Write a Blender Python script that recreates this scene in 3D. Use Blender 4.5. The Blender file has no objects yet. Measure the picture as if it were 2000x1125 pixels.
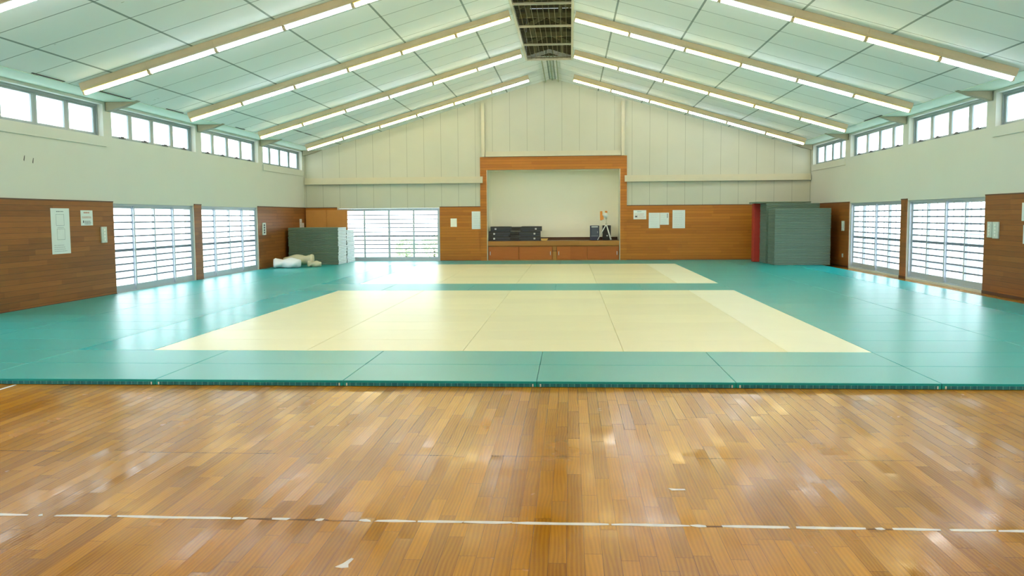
import bpy, bmesh, math, random
from mathutils import Matrix, Vector
random.seed(7)
S = bpy.context.scene
C = S.collection

# ------------------------------------------------------------------ camera
yaw, pit, rol = -.0668, -.0815, -.007
c, s = math.cos(yaw), math.sin(yaw)
ex = Vector((c, -s, 0)); ey = Vector((s, c, 0)); ez = Vector((0, 0, 1))
c, s = math.cos(pit), math.sin(pit)
FW = ey*c + ez*s; UP0 = -ey*s + ez*c
c, s = math.cos(rol), math.sin(rol)
RT = c*ex + s*UP0; UP = -s*ex + c*UP0
cam = bpy.data.cameras.new('camera'); camo = bpy.data.objects.new('camera', cam); C.objects.link(camo)
cam.sensor_width = 36; cam.lens = 36*1703.6/2000; cam.clip_start = .05; cam.clip_end = 300
M = Matrix((RT, UP, -FW)).transposed().to_4x4(); M.translation = Vector((-3.658, -8.764, 1.732))
camo.matrix_world = M
S.camera = camo

# ------------------------------------------------------------------ light of the place
DAY = 5.0          # bright overcast sky
TUBE = 23.0         # fluorescent tubes
S.view_settings.view_transform = 'Standard'; S.view_settings.look = 'None'
S.view_settings.gamma = 1.0; S.view_settings.use_curve_mapping = False
S.view_settings.exposure = 0.30
S.cycles.use_denoising = True
S.cycles.max_bounces = 10; S.cycles.diffuse_bounces = 6; S.cycles.glossy_bounces = 4
S.cycles.transparent_max_bounces = 16; S.cycles.sample_clamp_indirect = 8
W = bpy.data.worlds.new('sky'); S.world = W; W.use_nodes = True
bg = W.node_tree.nodes['Background']; bg.inputs[0].default_value = (.80, .93, 1, 1); bg.inputs[1].default_value = DAY

def lin(r, g=None, b=None):
    if g is None: r, g, b = r
    f = lambda v: (v/255/12.92) if v/255 <= .04045 else ((v/255+.055)/1.055)**2.4
    return (f(r), f(g), f(b), 1)

# ------------------------------------------------------------------ room dimensions
XL, XR, XM = -13.9, 5.28, -4.31
Y0, D = -14.1, 24.63
ZE, ZR = 4.14, 6.915
mL = (ZR-ZE)/(XM-XL); mR = (ZR-ZE)/(XR-XM)
ceil_z = lambda x: ZE + (x-XL)*mL if x < XM else ZE + (XR-x)*mR

# ------------------------------------------------------------------ materials
def new_mat(name):
    m = bpy.data.materials.new(name); m.use_nodes = True
    nt = m.node_tree; b = nt.nodes['Principled BSDF']
    return m, nt, b
def node(nt, t, **kw):
    n = nt.nodes.new(t)
    for k, v in kw.items():
        if k.startswith('i_'):
            key = k[2:]
            key = int(key) if key.isdigit() else key.replace('_', ' ')
            n.inputs[key].default_value = v
        else: setattr(n, k, v)
    return n
def lk(nt, a, b): nt.links.new(a, b)
def mth(nt, op, a, b=None, c=None, clamp=False):
    n = nt.nodes.new('ShaderNodeMath'); n.operation = op; n.use_clamp = clamp
    for i, v in enumerate((a, b, c)):
        if v is None: continue
        if isinstance(v, (int, float)): n.inputs[i].default_value = v
        else: nt.links.new(v, n.inputs[i])
    return n.outputs[0]
def mixc(nt, fac, a, b, mode='MIX'):
    n = nt.nodes.new('ShaderNodeMix'); n.data_type = 'RGBA'; n.blend_type = mode
    for i, v in ((0, fac), (6, a), (7, b)):
        if isinstance(v, (int, float, tuple)): n.inputs[i].default_value = v
        else: nt.links.new(v, n.inputs[i])
    return n.outputs[2]
def xyz(nt):
    tc = nt.nodes.new('ShaderNodeTexCoord'); sp = nt.nodes.new('ShaderNodeSeparateXYZ')
    nt.links.new(tc.outputs['Object'], sp.inputs[0]); return tc.outputs['Object'], sp.outputs
def noise(nt, vec, scale, detail=3, rough=.5, dims='3D'):
    n = node(nt, 'ShaderNodeTexNoise', i_Scale=scale, i_Detail=detail, i_Roughness=rough)
    if vec is not None: nt.links.new(vec, n.inputs['Vector'])
    return n.outputs['Fac']
def vec(nt, x, y, z):
    n = nt.nodes.new('ShaderNodeCombineXYZ')
    for i, v in enumerate((x, y, z)):
        if isinstance(v, (int, float)): n.inputs[i].default_value = v
        else: nt.links.new(v, n.inputs[i])
    return n.outputs[0]
def bump(nt, h, strength, dist, b):
    n = node(nt, 'ShaderNodeBump', i_Strength=strength, i_Distance=dist)
    nt.links.new(h, n.inputs['Height']); nt.links.new(n.outputs[0], b.inputs['Normal'])
def simple(name, col, rough=.6, metal=0, var=.06, scale=6, spec=.5, bmp=0):
    m, nt, b = new_mat(name); o, _ = xyz(nt)
    f = noise(nt, o, scale)
    c0 = tuple(v*(1-var) for v in lin(col)[:3])+(1,); c1 = tuple(min(1, v*(1+var)) for v in lin(col)[:3])+(1,)
    lk(nt, mixc(nt, f, c0, c1), b.inputs['Base Color'])
    b.inputs['Roughness'].default_value = rough; b.inputs['Metallic'].default_value = metal
    b.inputs['Specular IOR Level'].default_value = spec
    if bmp: bump(nt, noise(nt, o, scale*20, 2), .4, bmp, b)
    return m
def emis(name, col, st):
    m, nt, b = new_mat(name)
    b.inputs['Base Color'].default_value = lin(235, 235, 235)
    b.inputs['Emission Color'].default_value = lin(col); b.inputs['Emission Strength'].default_value = st
    return m

def wood_panels(name, dark, light, board=.106):
    """horizontal boards with dark grooves, grain along the wall"""
    m, nt, b = new_mat(name); o, p = xyz(nt)
    h = mth(nt, 'ADD', p[0], p[1]); z = p[2]
    zi = mth(nt, 'FLOOR', mth(nt, 'DIVIDE', z, board))
    fr = mth(nt, 'FRACT', mth(nt, 'DIVIDE', z, board))
    wn0 = node(nt, 'ShaderNodeTexWhiteNoise', noise_dimensions='1D'); lk(nt, zi, wn0.inputs['W'])
    seg = mth(nt, 'FLOOR', mth(nt, 'ADD', mth(nt, 'DIVIDE', h, 1.9), mth(nt, 'MULTIPLY', wn0.outputs['Value'], 5)))
    wn = node(nt, 'ShaderNodeTexWhiteNoise', noise_dimensions='2D'); lk(nt, vec(nt, zi, seg, 0), wn.inputs['Vector'])
    g = noise(nt, vec(nt, mth(nt, 'MULTIPLY', h, 1.6), mth(nt, 'MULTIPLY', z, 45), zi), 1.0, 5, .65)
    f = mth(nt, 'ADD', mth(nt, 'MULTIPLY', g, .75), mth(nt, 'MULTIPLY', wn.outputs['Value'], .38))
    f = mth(nt, 'SUBTRACT', f, .08, clamp=True)
    col = mixc(nt, f, lin(dark), lin(light))
    gr = mth(nt, 'LESS_THAN', fr, .07)
    col = mixc(nt, mth(nt, 'MULTIPLY', gr, .55), col, (.02, .01, .005, 1))
    lk(nt, col, b.inputs['Base Color']); b.inputs['Roughness'].default_value = .42
    b.inputs['Specular IOR Level'].default_value = .35
    bump(nt, mth(nt, 'SUBTRACT', 1, gr), .6, .004, b)
    return m

def floor_mat():
    m, nt, b = new_mat('oak_floor'); o, p = xyz(nt)
    pw = .092
    xi = mth(nt, 'FLOOR', mth(nt, 'DIVIDE', p[0], pw)); xf = mth(nt, 'FRACT', mth(nt, 'DIVIDE', p[0], pw))
    w1 = node(nt, 'ShaderNodeTexWhiteNoise', noise_dimensions='1D'); lk(nt, xi, w1.inputs['W'])
    yy = mth(nt, 'ADD', mth(nt, 'DIVIDE', p[1], .95), mth(nt, 'MULTIPLY', w1.outputs['Value'], 7))
    yi = mth(nt, 'FLOOR', yy); yf = mth(nt, 'FRACT', yy)
    w2 = node(nt, 'ShaderNodeTexWhiteNoise', noise_dimensions='2D'); lk(nt, vec(nt, xi, yi, 0), w2.inputs['Vector'])
    rnd = w2.outputs['Value']; rc = node(nt, 'ShaderNodeSeparateColor'); lk(nt, w2.outputs['Color'], rc.inputs[0])
    # grain: stretched noise, cathedral rings by a distorted wave
    gv = vec(nt, mth(nt, 'ADD', mth(nt, 'MULTIPLY', p[0], 55), mth(nt, 'MULTIPLY', rnd, 90)), mth(nt, 'MULTIPLY', p[1], 3.2), mth(nt, 'MULTIPLY', rnd, 40))
    g1 = noise(nt, gv, 1.0, 4, .6)
    wv = node(nt, 'ShaderNodeTexWave', wave_type='BANDS', bands_direction='X', i_Scale=.9, i_Distortion=9.0, i_Detail=1.5)
    wv.inputs['Detail Scale'].default_value = .55
    lk(nt, vec(nt, mth(nt, 'ADD', mth(nt, 'MULTIPLY', p[0], 16), mth(nt, 'MULTIPLY', rnd, 50)), mth(nt, 'MULTIPLY', p[1], 2.6), mth(nt, 'MULTIPLY', rnd, 30)), wv.inputs['Vector'])
    f = mth(nt, 'ADD', mth(nt, 'MULTIPLY', g1, .45), mth(nt, 'MULTIPLY', wv.outputs['Fac'], .26))
    f = mth(nt, 'ADD', f, mth(nt, 'MULTIPLY', mth(nt, 'POWER', rnd, 1.2), .5), clamp=True)
    col = mixc(nt, f, lin(122, 74, 6), lin(204, 142, 26))
    big = noise(nt, o, .55, 2)
    col = mixc(nt, mth(nt, 'MULTIPLY', big, .35), col, lin(164, 104, 12))
    e = mth(nt, 'MAXIMUM', mth(nt, 'LESS_THAN', xf, .026), mth(nt, 'LESS_THAN', yf, .004))
    cr = mth(nt, 'MULTIPLY', mth(nt, 'LESS_THAN', mth(nt, 'ABSOLUTE', mth(nt, 'ADD', p[1], 2.57)), .005), mth(nt, 'GREATER_THAN', noise(nt, o, 2.2, 2), .47))
    e = mth(nt, 'MAXIMUM', e, cr)
    col = mixc(nt, mth(nt, 'MULTIPLY', e, .7), col, (.03, .012, .003, 1))
    lk(nt, col, b.inputs['Base Color'])
    # varnish worn away in patches; every block lies at its own slight tilt
    wear = noise(nt, o, 1.4, 4, .6)
    r = mth(nt, 'ADD', .045, mth(nt, 'MULTIPLY', mth(nt, 'SUBTRACT', wear, .3, clamp=True), .45))
    r = mth(nt, 'ADD', r, mth(nt, 'MULTIPLY', rc.outputs[2], .09))
    lk(nt, r, b.inputs['Roughness'])
    b.inputs['Specular IOR Level'].default_value = .11
    b.inputs['Specular Tint'].default_value = (1, .84, .5, 1)
    tilt = vec(nt, mth(nt, 'MULTIPLY', mth(nt, 'SUBTRACT', rc.outputs[0], .5), .016), mth(nt, 'MULTIPLY', mth(nt, 'SUBTRACT', rc.outputs[1], .5), .026), 1)
    nn = node(nt, 'ShaderNodeVectorMath', operation='NORMALIZE'); lk(nt, tilt, nn.inputs[0])
    bn = node(nt, 'ShaderNodeBump', i_Strength=.5, i_Distance=.0012)
    h = mth(nt, 'SUBTRACT', mth(nt, 'ADD', mth(nt, 'MULTIPLY', wv.outputs['Fac'], .15), mth(nt, 'MULTIPLY', g1, .35)), mth(nt, 'MULTIPLY', e, .6))
    lk(nt, h, bn.inputs['Height']); lk(nt, nn.outputs[0], bn.inputs['Normal'])
    lk(nt, bn.outputs[0], b.inputs['Normal'])
    return m

def mat_vinyl(name, col, rough, aniso=.55, spec=.45):
    """tatami-embossed vinyl: fine ribs run along the long side of each judo mat (local X)"""
    m, nt, b = new_mat(name); o, p = xyz(nt)
    f = noise(nt, o, 1.7, 3)
    oi = node(nt, 'ShaderNodeObjectInfo')
    f2 = mth(nt, 'ADD', mth(nt, 'MULTIPLY', f, .5), mth(nt, 'MULTIPLY', oi.outputs['Random'], .5))
    a = tuple(v*.93 for v in lin(col)[:3])+(1,); d = tuple(min(1, v*1.07) for v in lin(col)[:3])+(1,)
    lk(nt, mixc(nt, f2, a, d), b.inputs['Base Color'])
    b.inputs['Roughness'].default_value = rough
    b.inputs['Specular IOR Level'].default_value = spec
    b.inputs['Anisotropic'].default_value = aniso
    vt = node(nt, 'ShaderNodeVectorTransform', vector_type='VECTOR', convert_from='OBJECT', convert_to='WORLD')
    vt.inputs[0].default_value = (1, 0, 0); lk(nt, vt.outputs[0], b.inputs['Tangent'])
    bump(nt, noise(nt, o, 240, 1), .25, .001, b)
    return m

def ceiling_mat():
    m, nt, b = new_mat('ceiling_board'); o, p = xyz(nt)
    ax = mth(nt, 'ABSOLUTE', mth(nt, 'ADD', p[0], 4.31))
    fx = mth(nt, 'FRACT', mth(nt, 'DIVIDE', mth(nt, 'SUBTRACT', ax, .1-.018), 1.61))
    fy = mth(nt, 'FRACT', mth(nt, 'DIVIDE', mth(nt, 'ADD', p[1], 20-.1+.008), 1.1))
    lx = mth(nt, 'LESS_THAN', fx, .026); ly = mth(nt, 'LESS_THAN', fy, .024)
    f = noise(nt, o, .7, 3)
    col = mixc(nt, f, lin(226, 230, 230), lin(238, 240, 238))
    col = mixc(nt, mth(nt, 'MULTIPLY', lx, .75), col, lin(90, 110, 100))
    col = mixc(nt, mth(nt, 'MULTIPLY', ly, .75), col, lin(96, 108, 104))
    st = mth(nt, 'GREATER_THAN', noise(nt, vec(nt, mth(nt, 'MULTIPLY', p[0], 2.2), mth(nt, 'MULTIPLY', p[1], 5), 0), 1.0, 3, .6), .735)
    col = mixc(nt, mth(nt, 'MULTIPLY', st, .55), col, lin(128, 122, 96))
    lk(nt, col, b.inputs['Base Color']); b.inputs['Roughness'].default_value = .8
    b.inputs['Specular IOR Level'].default_value = .2
    bump(nt, mth(nt, 'SUBTRACT', 1, lx), .5, .004, b)
    return m

def gable_mat():
    m, nt, b = new_mat('gable_board'); o, p = xyz(nt)
    fx = mth(nt, 'FRACT', mth(nt, 'DIVIDE', mth(nt, 'ADD', p[0], 26.4+.01), .66))
    l = mth(nt, 'LESS_THAN', fx, .026)
    f = noise(nt, o, .8, 3)
    col = mixc(nt, f, lin(188, 188, 172), lin(202, 202, 186))
    col = mixc(nt, mth(nt, 'MULTIPLY', l, .5), col, lin(120, 124, 104))
    lk(nt, col, b.inputs['Base Color']); b.inputs['Roughness'].default_value = .75
    b.inputs['Specular IOR Level'].default_value = .25
    return m

def glass_mat(name, frost=False):
    m = bpy.data.materials.new(name); m.use_nodes = True; nt = m.node_tree
    nt.nodes.remove(nt.nodes['Principled BSDF']); out = nt.nodes['Material Output']
    tr = node(nt, 'ShaderNodeBsdfTransparent'); gl = node(nt, 'ShaderNodeBsdfGlossy'); gl.inputs['Roughness'].default_value = .03
    fr = node(nt, 'ShaderNodeLayerWeight'); fc = mth(nt, 'ADD', .02, mth(nt, 'MULTIPLY', mth(nt, 'POWER', fr.outputs['Facing'], 5), .4))
    mx = node(nt, 'ShaderNodeMixShader'); lk(nt, fc, mx.inputs[0]); lk(nt, tr.outputs[0], mx.inputs[1]); lk(nt, gl.outputs[0], mx.inputs[2])
    if frost:
        tl = node(nt, 'ShaderNodeBsdfTranslucent'); tl.inputs[0].default_value = (.85, .9, .92, 1)
        m2 = node(nt, 'ShaderNodeMixShader'); m2.inputs[0].default_value = .45
        lk(nt, mx.outputs[0], m2.inputs[1]); lk(nt, tl.outputs[0], m2.inputs[2]); mx = m2
    lk(nt, mx.outputs[0], out.inputs['Surface'])
    return m

def band_mat():
    m, nt, b = new_mat('mat_edge_band'); o, p = xyz(nt)
    f = mth(nt, 'FRACT', mth(nt, 'DIVIDE', p[0], .062)); t = mth(nt, 'LESS_THAN', f, .12)
    b_ = mth(nt, 'LESS_THAN', mth(nt, 'FRACT', mth(nt, 'DIVIDE', p[0], .11)), .5)
    col = mixc(nt, b_, lin(26, 112, 124), lin(34, 128, 136))
    lk(nt, mixc(nt, mth(nt, 'MULTIPLY', t, .6), col, lin(120, 190, 190)), b.inputs['Base Color'])
    b.inputs['Roughness'].default_value = .6
    return m
def lattice_mat():
    return simple('vent_wire', (120, 108, 70), .6)

T = dict(
    plaster=simple('wall_plaster', (212, 212, 202), .8, var=.04, scale=.6, spec=.25),
    gable=gable_mat(), ceiling=ceiling_mat(), floor=floor_mat(),
    soffit=simple('soffit_board', (196, 214, 196), .8, var=.03, scale=1),
    woodside=wood_panels('side_wall_wood', (106, 60, 20), (170, 104, 44)),
    woodback=wood_panels('back_wall_wood', (148, 84, 16), (200, 126, 38)),
    capdark=simple('dark_cap', (84, 52, 30), .5),
    cream=simple('cream_painted_steel', (200, 194, 170), .5, var=.05, scale=4),
    creamw=simple('cream_wall', (250, 245, 226), .8, var=.03, scale=.7),
    alu=simple('aluminium_frame', (186, 194, 204), .38, metal=.35, var=.03),
    alud=simple('aluminium_bar', (112, 122, 142), .5, metal=.0, var=.03),
    winframe=simple('window_frame_grey', (150, 162, 164), .45, metal=.2, var=.04),
    glass=glass_mat('clear_glass'), frost=glass_mat('frosted_glass', True),
    tan=simple('fixture_tan', (202, 184, 152), .55, var=.14, scale=3),
    tubey=emis('tube_warm', (255, 244, 204), TUBE), tubew=emis('tube_white', (244, 250, 255), TUBE*1.1),
    refy=simple('reflector_glow_tint', (250, 224, 120), .5), refw=simple('reflector_white', (246, 248, 244), .5),  # yellow of the first reflector paints in the warm tubes' glowing edges
    teal=mat_vinyl('teal_vinyl', (18, 162, 162), .31, .5), tealr=mat_vinyl('teal_vinyl_crosswise_sheen', (14, 176, 184), .25, .3, .2),  # second teal has the sheen of turned ribs put into its base colour
    yel=mat_vinyl('yellow_vinyl', (238, 232, 190), .31, .5), yelr=mat_vinyl('yellow_vinyl_crosswise_sheen', (252, 249, 218), .3, .3, .35),  # second yellow is paled to paint in the sheen of turned ribs
    band=band_mat(), tab=simple('white_tab', (225, 232, 228), .5),
    paper=simple('paper', (226, 232, 230), .7, var=.03), ink=simple('ink', (130, 140, 146), .8), inkd=simple('dark_ink', (60, 62, 66), .8),
    inkr=simple('red_ink', (196, 130, 110), .8),
    stack=simple('stacked_mat_green', (108, 124, 106), .7, var=.08), stackr=simple('stacked_mat_blue_green', (104, 124, 112), .7, var=.08),
    stacklit=simple('stacked_mat_lit_end', (232, 236, 238), .6),  # whitish colour paints in the light falling on the stacks' right side
    red=simple('red_vinyl', (176, 44, 30), .5, var=.08),
    ply=simple('plywood', (196, 134, 66), .6, var=.12, scale=3),
    black=simple('black_plastic', (44, 42, 42), .5, var=.1), navy=simple('navy_plastic', (40, 46, 70), .5), grill=simple('speaker_grille', (78, 84, 96), .7),
    steel=simple('bright_steel', (205, 208, 210), .3, metal=.8), white=simple('white_plastic', (238, 238, 232), .45), orange=simple('orange_plastic', (224, 138, 50), .5),
    yellowbox=simple('yellow_card', (214, 176, 96), .6),
    cloth=simple('white_cloth', (232, 230, 232), .85, var=.04, scale=10, bmp=.004), cloth2=simple('cream_cloth', (206, 198, 168), .85, var=.06, scale=10, bmp=.004),
    tape=simple('white_tape', (236, 236, 238), .45, var=.05, scale=12), residue=simple('tape_residue', (112, 74, 26), .7, var=.2, scale=20),
    counter=wood_panels('counter_wood', (150, 98, 40), (190, 132, 62), .4), door_wood=wood_panels('cabinet_wood', (150, 78, 26), (190, 110, 44), .6),
    dark=simple('vent_dark', (52, 46, 38), .8), truss=simple('truss_paint', (132, 126, 92), .6, var=.1), wire=lattice_mat(), pipe=simple('green_grey_pipe', (150, 158, 128), .5),
    switch=simple('switch_plate', (206, 212, 206), .4), ground=simple('pale_concrete', (190, 190, 184), .85), leaf=simple('shrub_leaf', (196, 220, 176), .7, var=.3, scale=9),
    bark=simple('bark', (90, 76, 60), .8), fence=simple('pale_fence', (176, 178, 190), .6),
    rust=simple('bracket_paint', (158, 150, 124), .6, var=.12))

# ------------------------------------------------------------------ mesh helpers
class MB:
    def __init__(s): s.bm = bmesh.new(); s.mi = 0
    def _new(s, faces):
        for f in faces: f.material_index = s.mi
    def box(s, x0, x1, y0, y1, z0, z1, bev=0, seg=2):
        r = bmesh.ops.create_cube(s.bm, size=1)
        bmesh.ops.scale(s.bm, vec=(x1-x0, y1-y0, z1-z0), verts=r['verts'])
        bmesh.ops.translate(s.bm, vec=((x0+x1)/2, (y0+y1)/2, (z0+z1)/2), verts=r['verts'])
        fs = {f for v in r['verts'] for f in v.link_faces}; s._new(fs)
        if bev:
            es = list({e for v in r['verts'] for e in v.link_edges})
            rb = bmesh.ops.bevel(s.bm, geom=es, offset=bev, segments=seg, affect='EDGES', profile=.5)
            s._new(rb['faces'])
        return s
    def prism(s, pts, axis, a, b):
        """polygon pts (2-D) extruded along axis from a to b"""
        def P(p, t):
            if axis == 'y': return (p[0], t, p[1])
            if axis == 'x': return (t, p[0], p[1])
            return (p[0], p[1], t)
        A = [s.bm.verts.new(P(p, a)) for p in pts]; B = [s.bm.verts.new(P(p, b)) for p in pts]
        fs = [s.bm.faces.new(A), s.bm.faces.new(list(reversed(B)))]
        n = len(pts)
        for i in range(n): fs.append(s.bm.faces.new((A[(i+1) % n], A[i], B[i], B[(i+1) % n])))
        s._new(fs); bmesh.ops.recalc_face_normals(s.bm, faces=fs); return s
    def cyl(s, p, q, r, n=12, r2=None):
        p, q = Vector(p), Vector(q); d = q-p
        rr = bmesh.ops.create_cone(s.bm, cap_ends=True, segments=n, radius1=r, radius2=r if r2 is None else r2, depth=d.length)
        m = Matrix.Translation((p+q)/2) @ d.to_track_quat('Z', 'Y').to_matrix().to_4x4()
        bmesh.ops.transform(s.bm, matrix=m, verts=rr['verts'])
        s._new({f for v in rr['verts'] for f in v.link_faces}); return s
    def bar(s, p, q, w, h):
        """rectangular bar between two points, width w sideways, h along world up-ish"""
        p, q = Vector(p), Vector(q); d = (q-p)
        r = bmesh.ops.create_cube(s.bm, size=1)
        bmesh.ops.scale(s.bm, vec=(w, h, d.length), verts=r['verts'])
        m = Matrix.Translation((p+q)/2) @ d.to_track_quat('Z', 'Y').to_matrix().to_4x4()
        bmesh.ops.transform(s.bm, matrix=m, verts=r['verts'])
        s._new({f for v in r['verts'] for f in v.link_faces}); return s
    def ball(s, c, rx, ry, rz, n=2):
        r = bmesh.ops.create_icosphere(s.bm, subdivisions=n, radius=1)
        bmesh.ops.scale(s.bm, vec=(rx, ry, rz), verts=r['verts']); bmesh.ops.translate(s.bm, vec=c, verts=r['verts'])
        s._new({f for v in r['verts'] for f in v.link_faces}); return s
    def build(s, name, mat, parent=None, smooth=False, loc=None):
        me = bpy.data.meshes.new(name); s.bm.normal_update(); s.bm.to_mesh(me); s.bm.free()
        for m in (mat if isinstance(mat, (list, tuple)) else [mat]): me.materials.append(m)
        if smooth:
            for p in me.polygons: p.use_smooth = True
        o = bpy.data.objects.new(name, me); C.objects.link(o)
        if parent: o.parent = parent
        if loc: o.location = loc
        return o
def tag(o, label=None, cat=None, group=None, kind=None):
    if label: o['label'] = label
    if cat: o['category'] = cat
    if group: o['group'] = group
    if kind: o['kind'] = kind
    return o
def empty(name, loc=(0, 0, 0), rz=0):
    o = bpy.data.objects.new(name, None); C.objects.link(o); o.location = loc; o.rotation_euler[2] = rz
    o.empty_display_size = .1
    return o
kids = {}
def copy_tree(o, parent=None):
    c_ = o.copy(); C.objects.link(c_)
    if parent: c_.parent = parent
    for ch in list(o.children): copy_tree(ch, c_)
    return c_
ORD = ['first', 'second', 'third', 'fourth', 'fifth', 'sixth', 'seventh', 'eighth', 'ninth', 'tenth', 'eleventh', 'twelfth',
       'thirteenth', 'fourteenth', 'fifteenth', 'sixteenth', 'seventeenth', 'eighteenth', 'nineteenth', 'twentieth', 'twenty-first',
       'twenty-second', 'twenty-third', 'twenty-fourth', 'twenty-fifth', 'twenty-sixth', 'twenty-seventh', 'twenty-eighth', 'twenty-ninth',
       'thirtieth', 'thirty-first', 'thirty-second', 'thirty-third', 'thirty-fourth', 'thirty-fifth', 'thirty-sixth', 'thirty-seventh',
       'thirty-eighth', 'thirty-ninth', 'fortieth']

def holes_slab(mb, axis, t0, t1, a0, a1, z0, z1, holes):
    """wall slab with rectangular holes; axis 'x': slab thin in X, runs in Y; axis 'y' the other way"""
    A = sorted({a0, a1, *[min(max(h[i], a0), a1) for h in holes for i in (0, 1)]})
    for i in range(len(A)-1):
        u, v = A[i], A[i+1]; m = (u+v)/2
        hs = sorted([(h[2], h[3]) for h in holes if h[0] <= m <= h[1]])
        z = z0
        for b, t in hs+[(z1, z1)]:
            b = min(b, z1)
            if b > z+1e-6:
                if axis == 'x': mb.box(t0, t1, u, v, z, b)
                else: mb.box(u, v, t0, t1, z, b)
            z = max(z, t)

# ------------------------------------------------------------------ openings
DOORZ = (.05, 2.09)
doorsL = [(10.28, 14.55), (15.0, 19.42), (.55, 4.95), (-4.2, .2)]
doorsR = [(10.78, 15.18), (15.6, 20.0), (.9, 5.3), (-4.0, .45)]
clL = [(20.1, 24.36), (15.2, 19.65), (10.4, 14.82), (5.55, 10.05), (.75, 5.2), (-4.1, .35), (-8.95, -4.5), (-13.8, -9.35)]
clR = [(20.6, 24.4), (15.65, 20.08), (10.9, 15.25), (5.95, 10.5), (1.1, 5.55), (-3.8, .7), (-8.6, -4.2), (-13.6, -9.0)]
CZ = (3.56, 4.26)
WT = 4.32     # top of side walls
backdoor = (-12.66, -8.66)
niche = (-6.83, -1.765)

# ------------------------------------------------------------------ room shell
f = MB().box(XL-.3, XR+.3, Y0-.3, D+.3, -.12, 0).build('floor', T['floor'])
tag(f, 'glossy oak plank floor, bare in front of the judo mats', 'floor', kind='structure')

for side, X, sg, doors, cl, lab in (('left', XL, -1, doorsL, clL, 'left'), ('right', XR, 1, doorsR, clR, 'right')):
    holes = [(a, b, *DOORZ) for a, b in doors]+[(a, b, *CZ) for a, b in cl]
    mb = MB(); xs = sorted((X+sg*.02, X+sg*.30)); holes_slab(mb, 'x', xs[0], xs[1], Y0, D, 0, WT, holes)
    w = mb.build('wall_'+side, T['plaster'])
    tag(w, f'{lab} side wall, pale plaster above brown wood boards', 'wall', kind='structure')
    mb = MB(); xs = sorted((X, X+sg*.0195)); holes_slab(mb, 'x', xs[0], xs[1], Y0, D, .07, 2.115, [(a, b, 0, 2.2) for a, b in doors])
    # wood reveals at the ends of the door openings
    p = mb.build('wood_panelling', T['woodside'], w); p['label'] = 'brown horizontal wood boards'
    mb = MB()
    segs = []; e = Y0
    for a, b in sorted(doors): segs.append((e, a)); e = b
    segs.append((e, D))
    xs = sorted((X-sg*.008, X+sg*.02))
    for a, b in segs: mb.box(xs[0], xs[1], a, b, 2.115, 2.14)
    mb.build('cap_rail', T['capdark'], w)
    mb = MB(); xs = sorted((X-sg*.012, X+sg*.0195))
    for a, b in segs: mb.box(xs[0], xs[1], a+.002, b-.002, 0.001, .07)
    tag(mb.build('baseboard_'+side, T['capdark']), f'dark baseboard along the {lab} wall', 'baseboard', kind='structure')
    # shallow panel under the first and last strip windows
    for a, b in (cl[0], cl[3]):
        xs = sorted((X-sg*.012, X+sg*.02))
        MB().box(xs[0], xs[1], a-.06, b+.06, 3.34, 3.545).build('window_apron', T['plaster'], w)

mb = MB()
for y_, z_ in ((7.15, 2.86), (7.42, 2.83)): mb.prism([(y_, z_), (y_+.03, z_+.09), (y_+.045, z_+.085), (y_+.02, z_-.02)], 'x', XL-.022, XL-.018)
mb.build('scuff_mark', T['dark'], bpy.data.objects['wall_left'])
# gable walls
def gable(name, y0, y1, holes, lab):
    mb = MB(); holes_slab(mb, 'y', y0, y1, XL-.3, XR+.3, 0, ZE, holes)
    mb.prism([(XL-.3, ZE), (XR+.3, ZE), (XR+.3, ZE+.15), (XM, ZR+.25), (XL-.3, ZE+.15)], 'y', y0, y1)
    o = mb.build(name, T['gable']); tag(o, lab, 'wall', kind='structure'); return o
nh = (niche[0], niche[1], .0, 3.51)
dh = (backdoor[0], backdoor[1], *DOORZ)
wb = gable('wall_back', D+.02, D+.3, [nh, dh], 'gabled end wall with vertical boards and central alcove')
gable('wall_front', Y0-.3, Y0, [], 'gabled end wall behind the viewer')
mb = MB(); holes_slab(mb, 'y', D, D+.0195, XL, XR, .06, 2.115, [(niche[0]-.25, niche[1]+.25, 0, 3), (backdoor[0], backdoor[1], 0, 3)])
p = mb.build('wood_panelling', T['woodback'], wb); p['label'] = 'orange-brown horizontal wood boards'
mb = MB()
for a, b in ((XL, -12.66), (-8.66, -7.08), (-1.515, XR)): mb.box(a, b, D-.008, D+.02, 2.115, 2.14)
mb.build('cap_rail', T['capdark'], wb)
mb = MB()
for a, b in ((XL+.02, -12.68), (-8.64, -6.86), (-1.74, XR-.02)): mb.box(a, b, D-.012, D+.0195, .001, .075)
tag(mb.build('baseboard_back', T['capdark']), 'dark baseboard along the gabled end wall', 'baseboard', kind='structure')

# ceiling slopes
mb = MB()
gx0, gx1, gy = XM-.70, XM+.70, 19.5
xl, xr = -13.24, 4.62
th = .12
mb.prism([(xl, ceil_z(xl)), (gx0, ceil_z(gx0)), (gx0, ceil_z(gx0)+th), (xl, ceil_z(xl)+th)], 'y', Y0, D+.02)
mb.prism([(gx1, ceil_z(gx1)), (xr, ceil_z(xr)), (xr, ceil_z(xr)+th), (gx1, ceil_z(gx1)+th)], 'y', Y0, D+.02)
mb.prism([(gx0, ceil_z(gx0)), (XM, ZR), (gx1, ceil_z(gx1)), (gx1, ceil_z(gx1)+th), (XM, ZR+th), (gx0, ceil_z(gx0)+th)], 'y', gy, D+.02)
ce = mb.build('ceiling', T['ceiling']); tag(ce, 'sloping white ceiling boards in a grid of dark joints', 'ceiling', kind='structure')
mb = MB()
for a, b in ((XL-.32, xl+.005), (xr-.005, XR+.32)): mb.box(a, b, Y0, D+.02, 4.322, 4.42)
mb.build('soffit', T['soffit'], ce)
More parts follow.
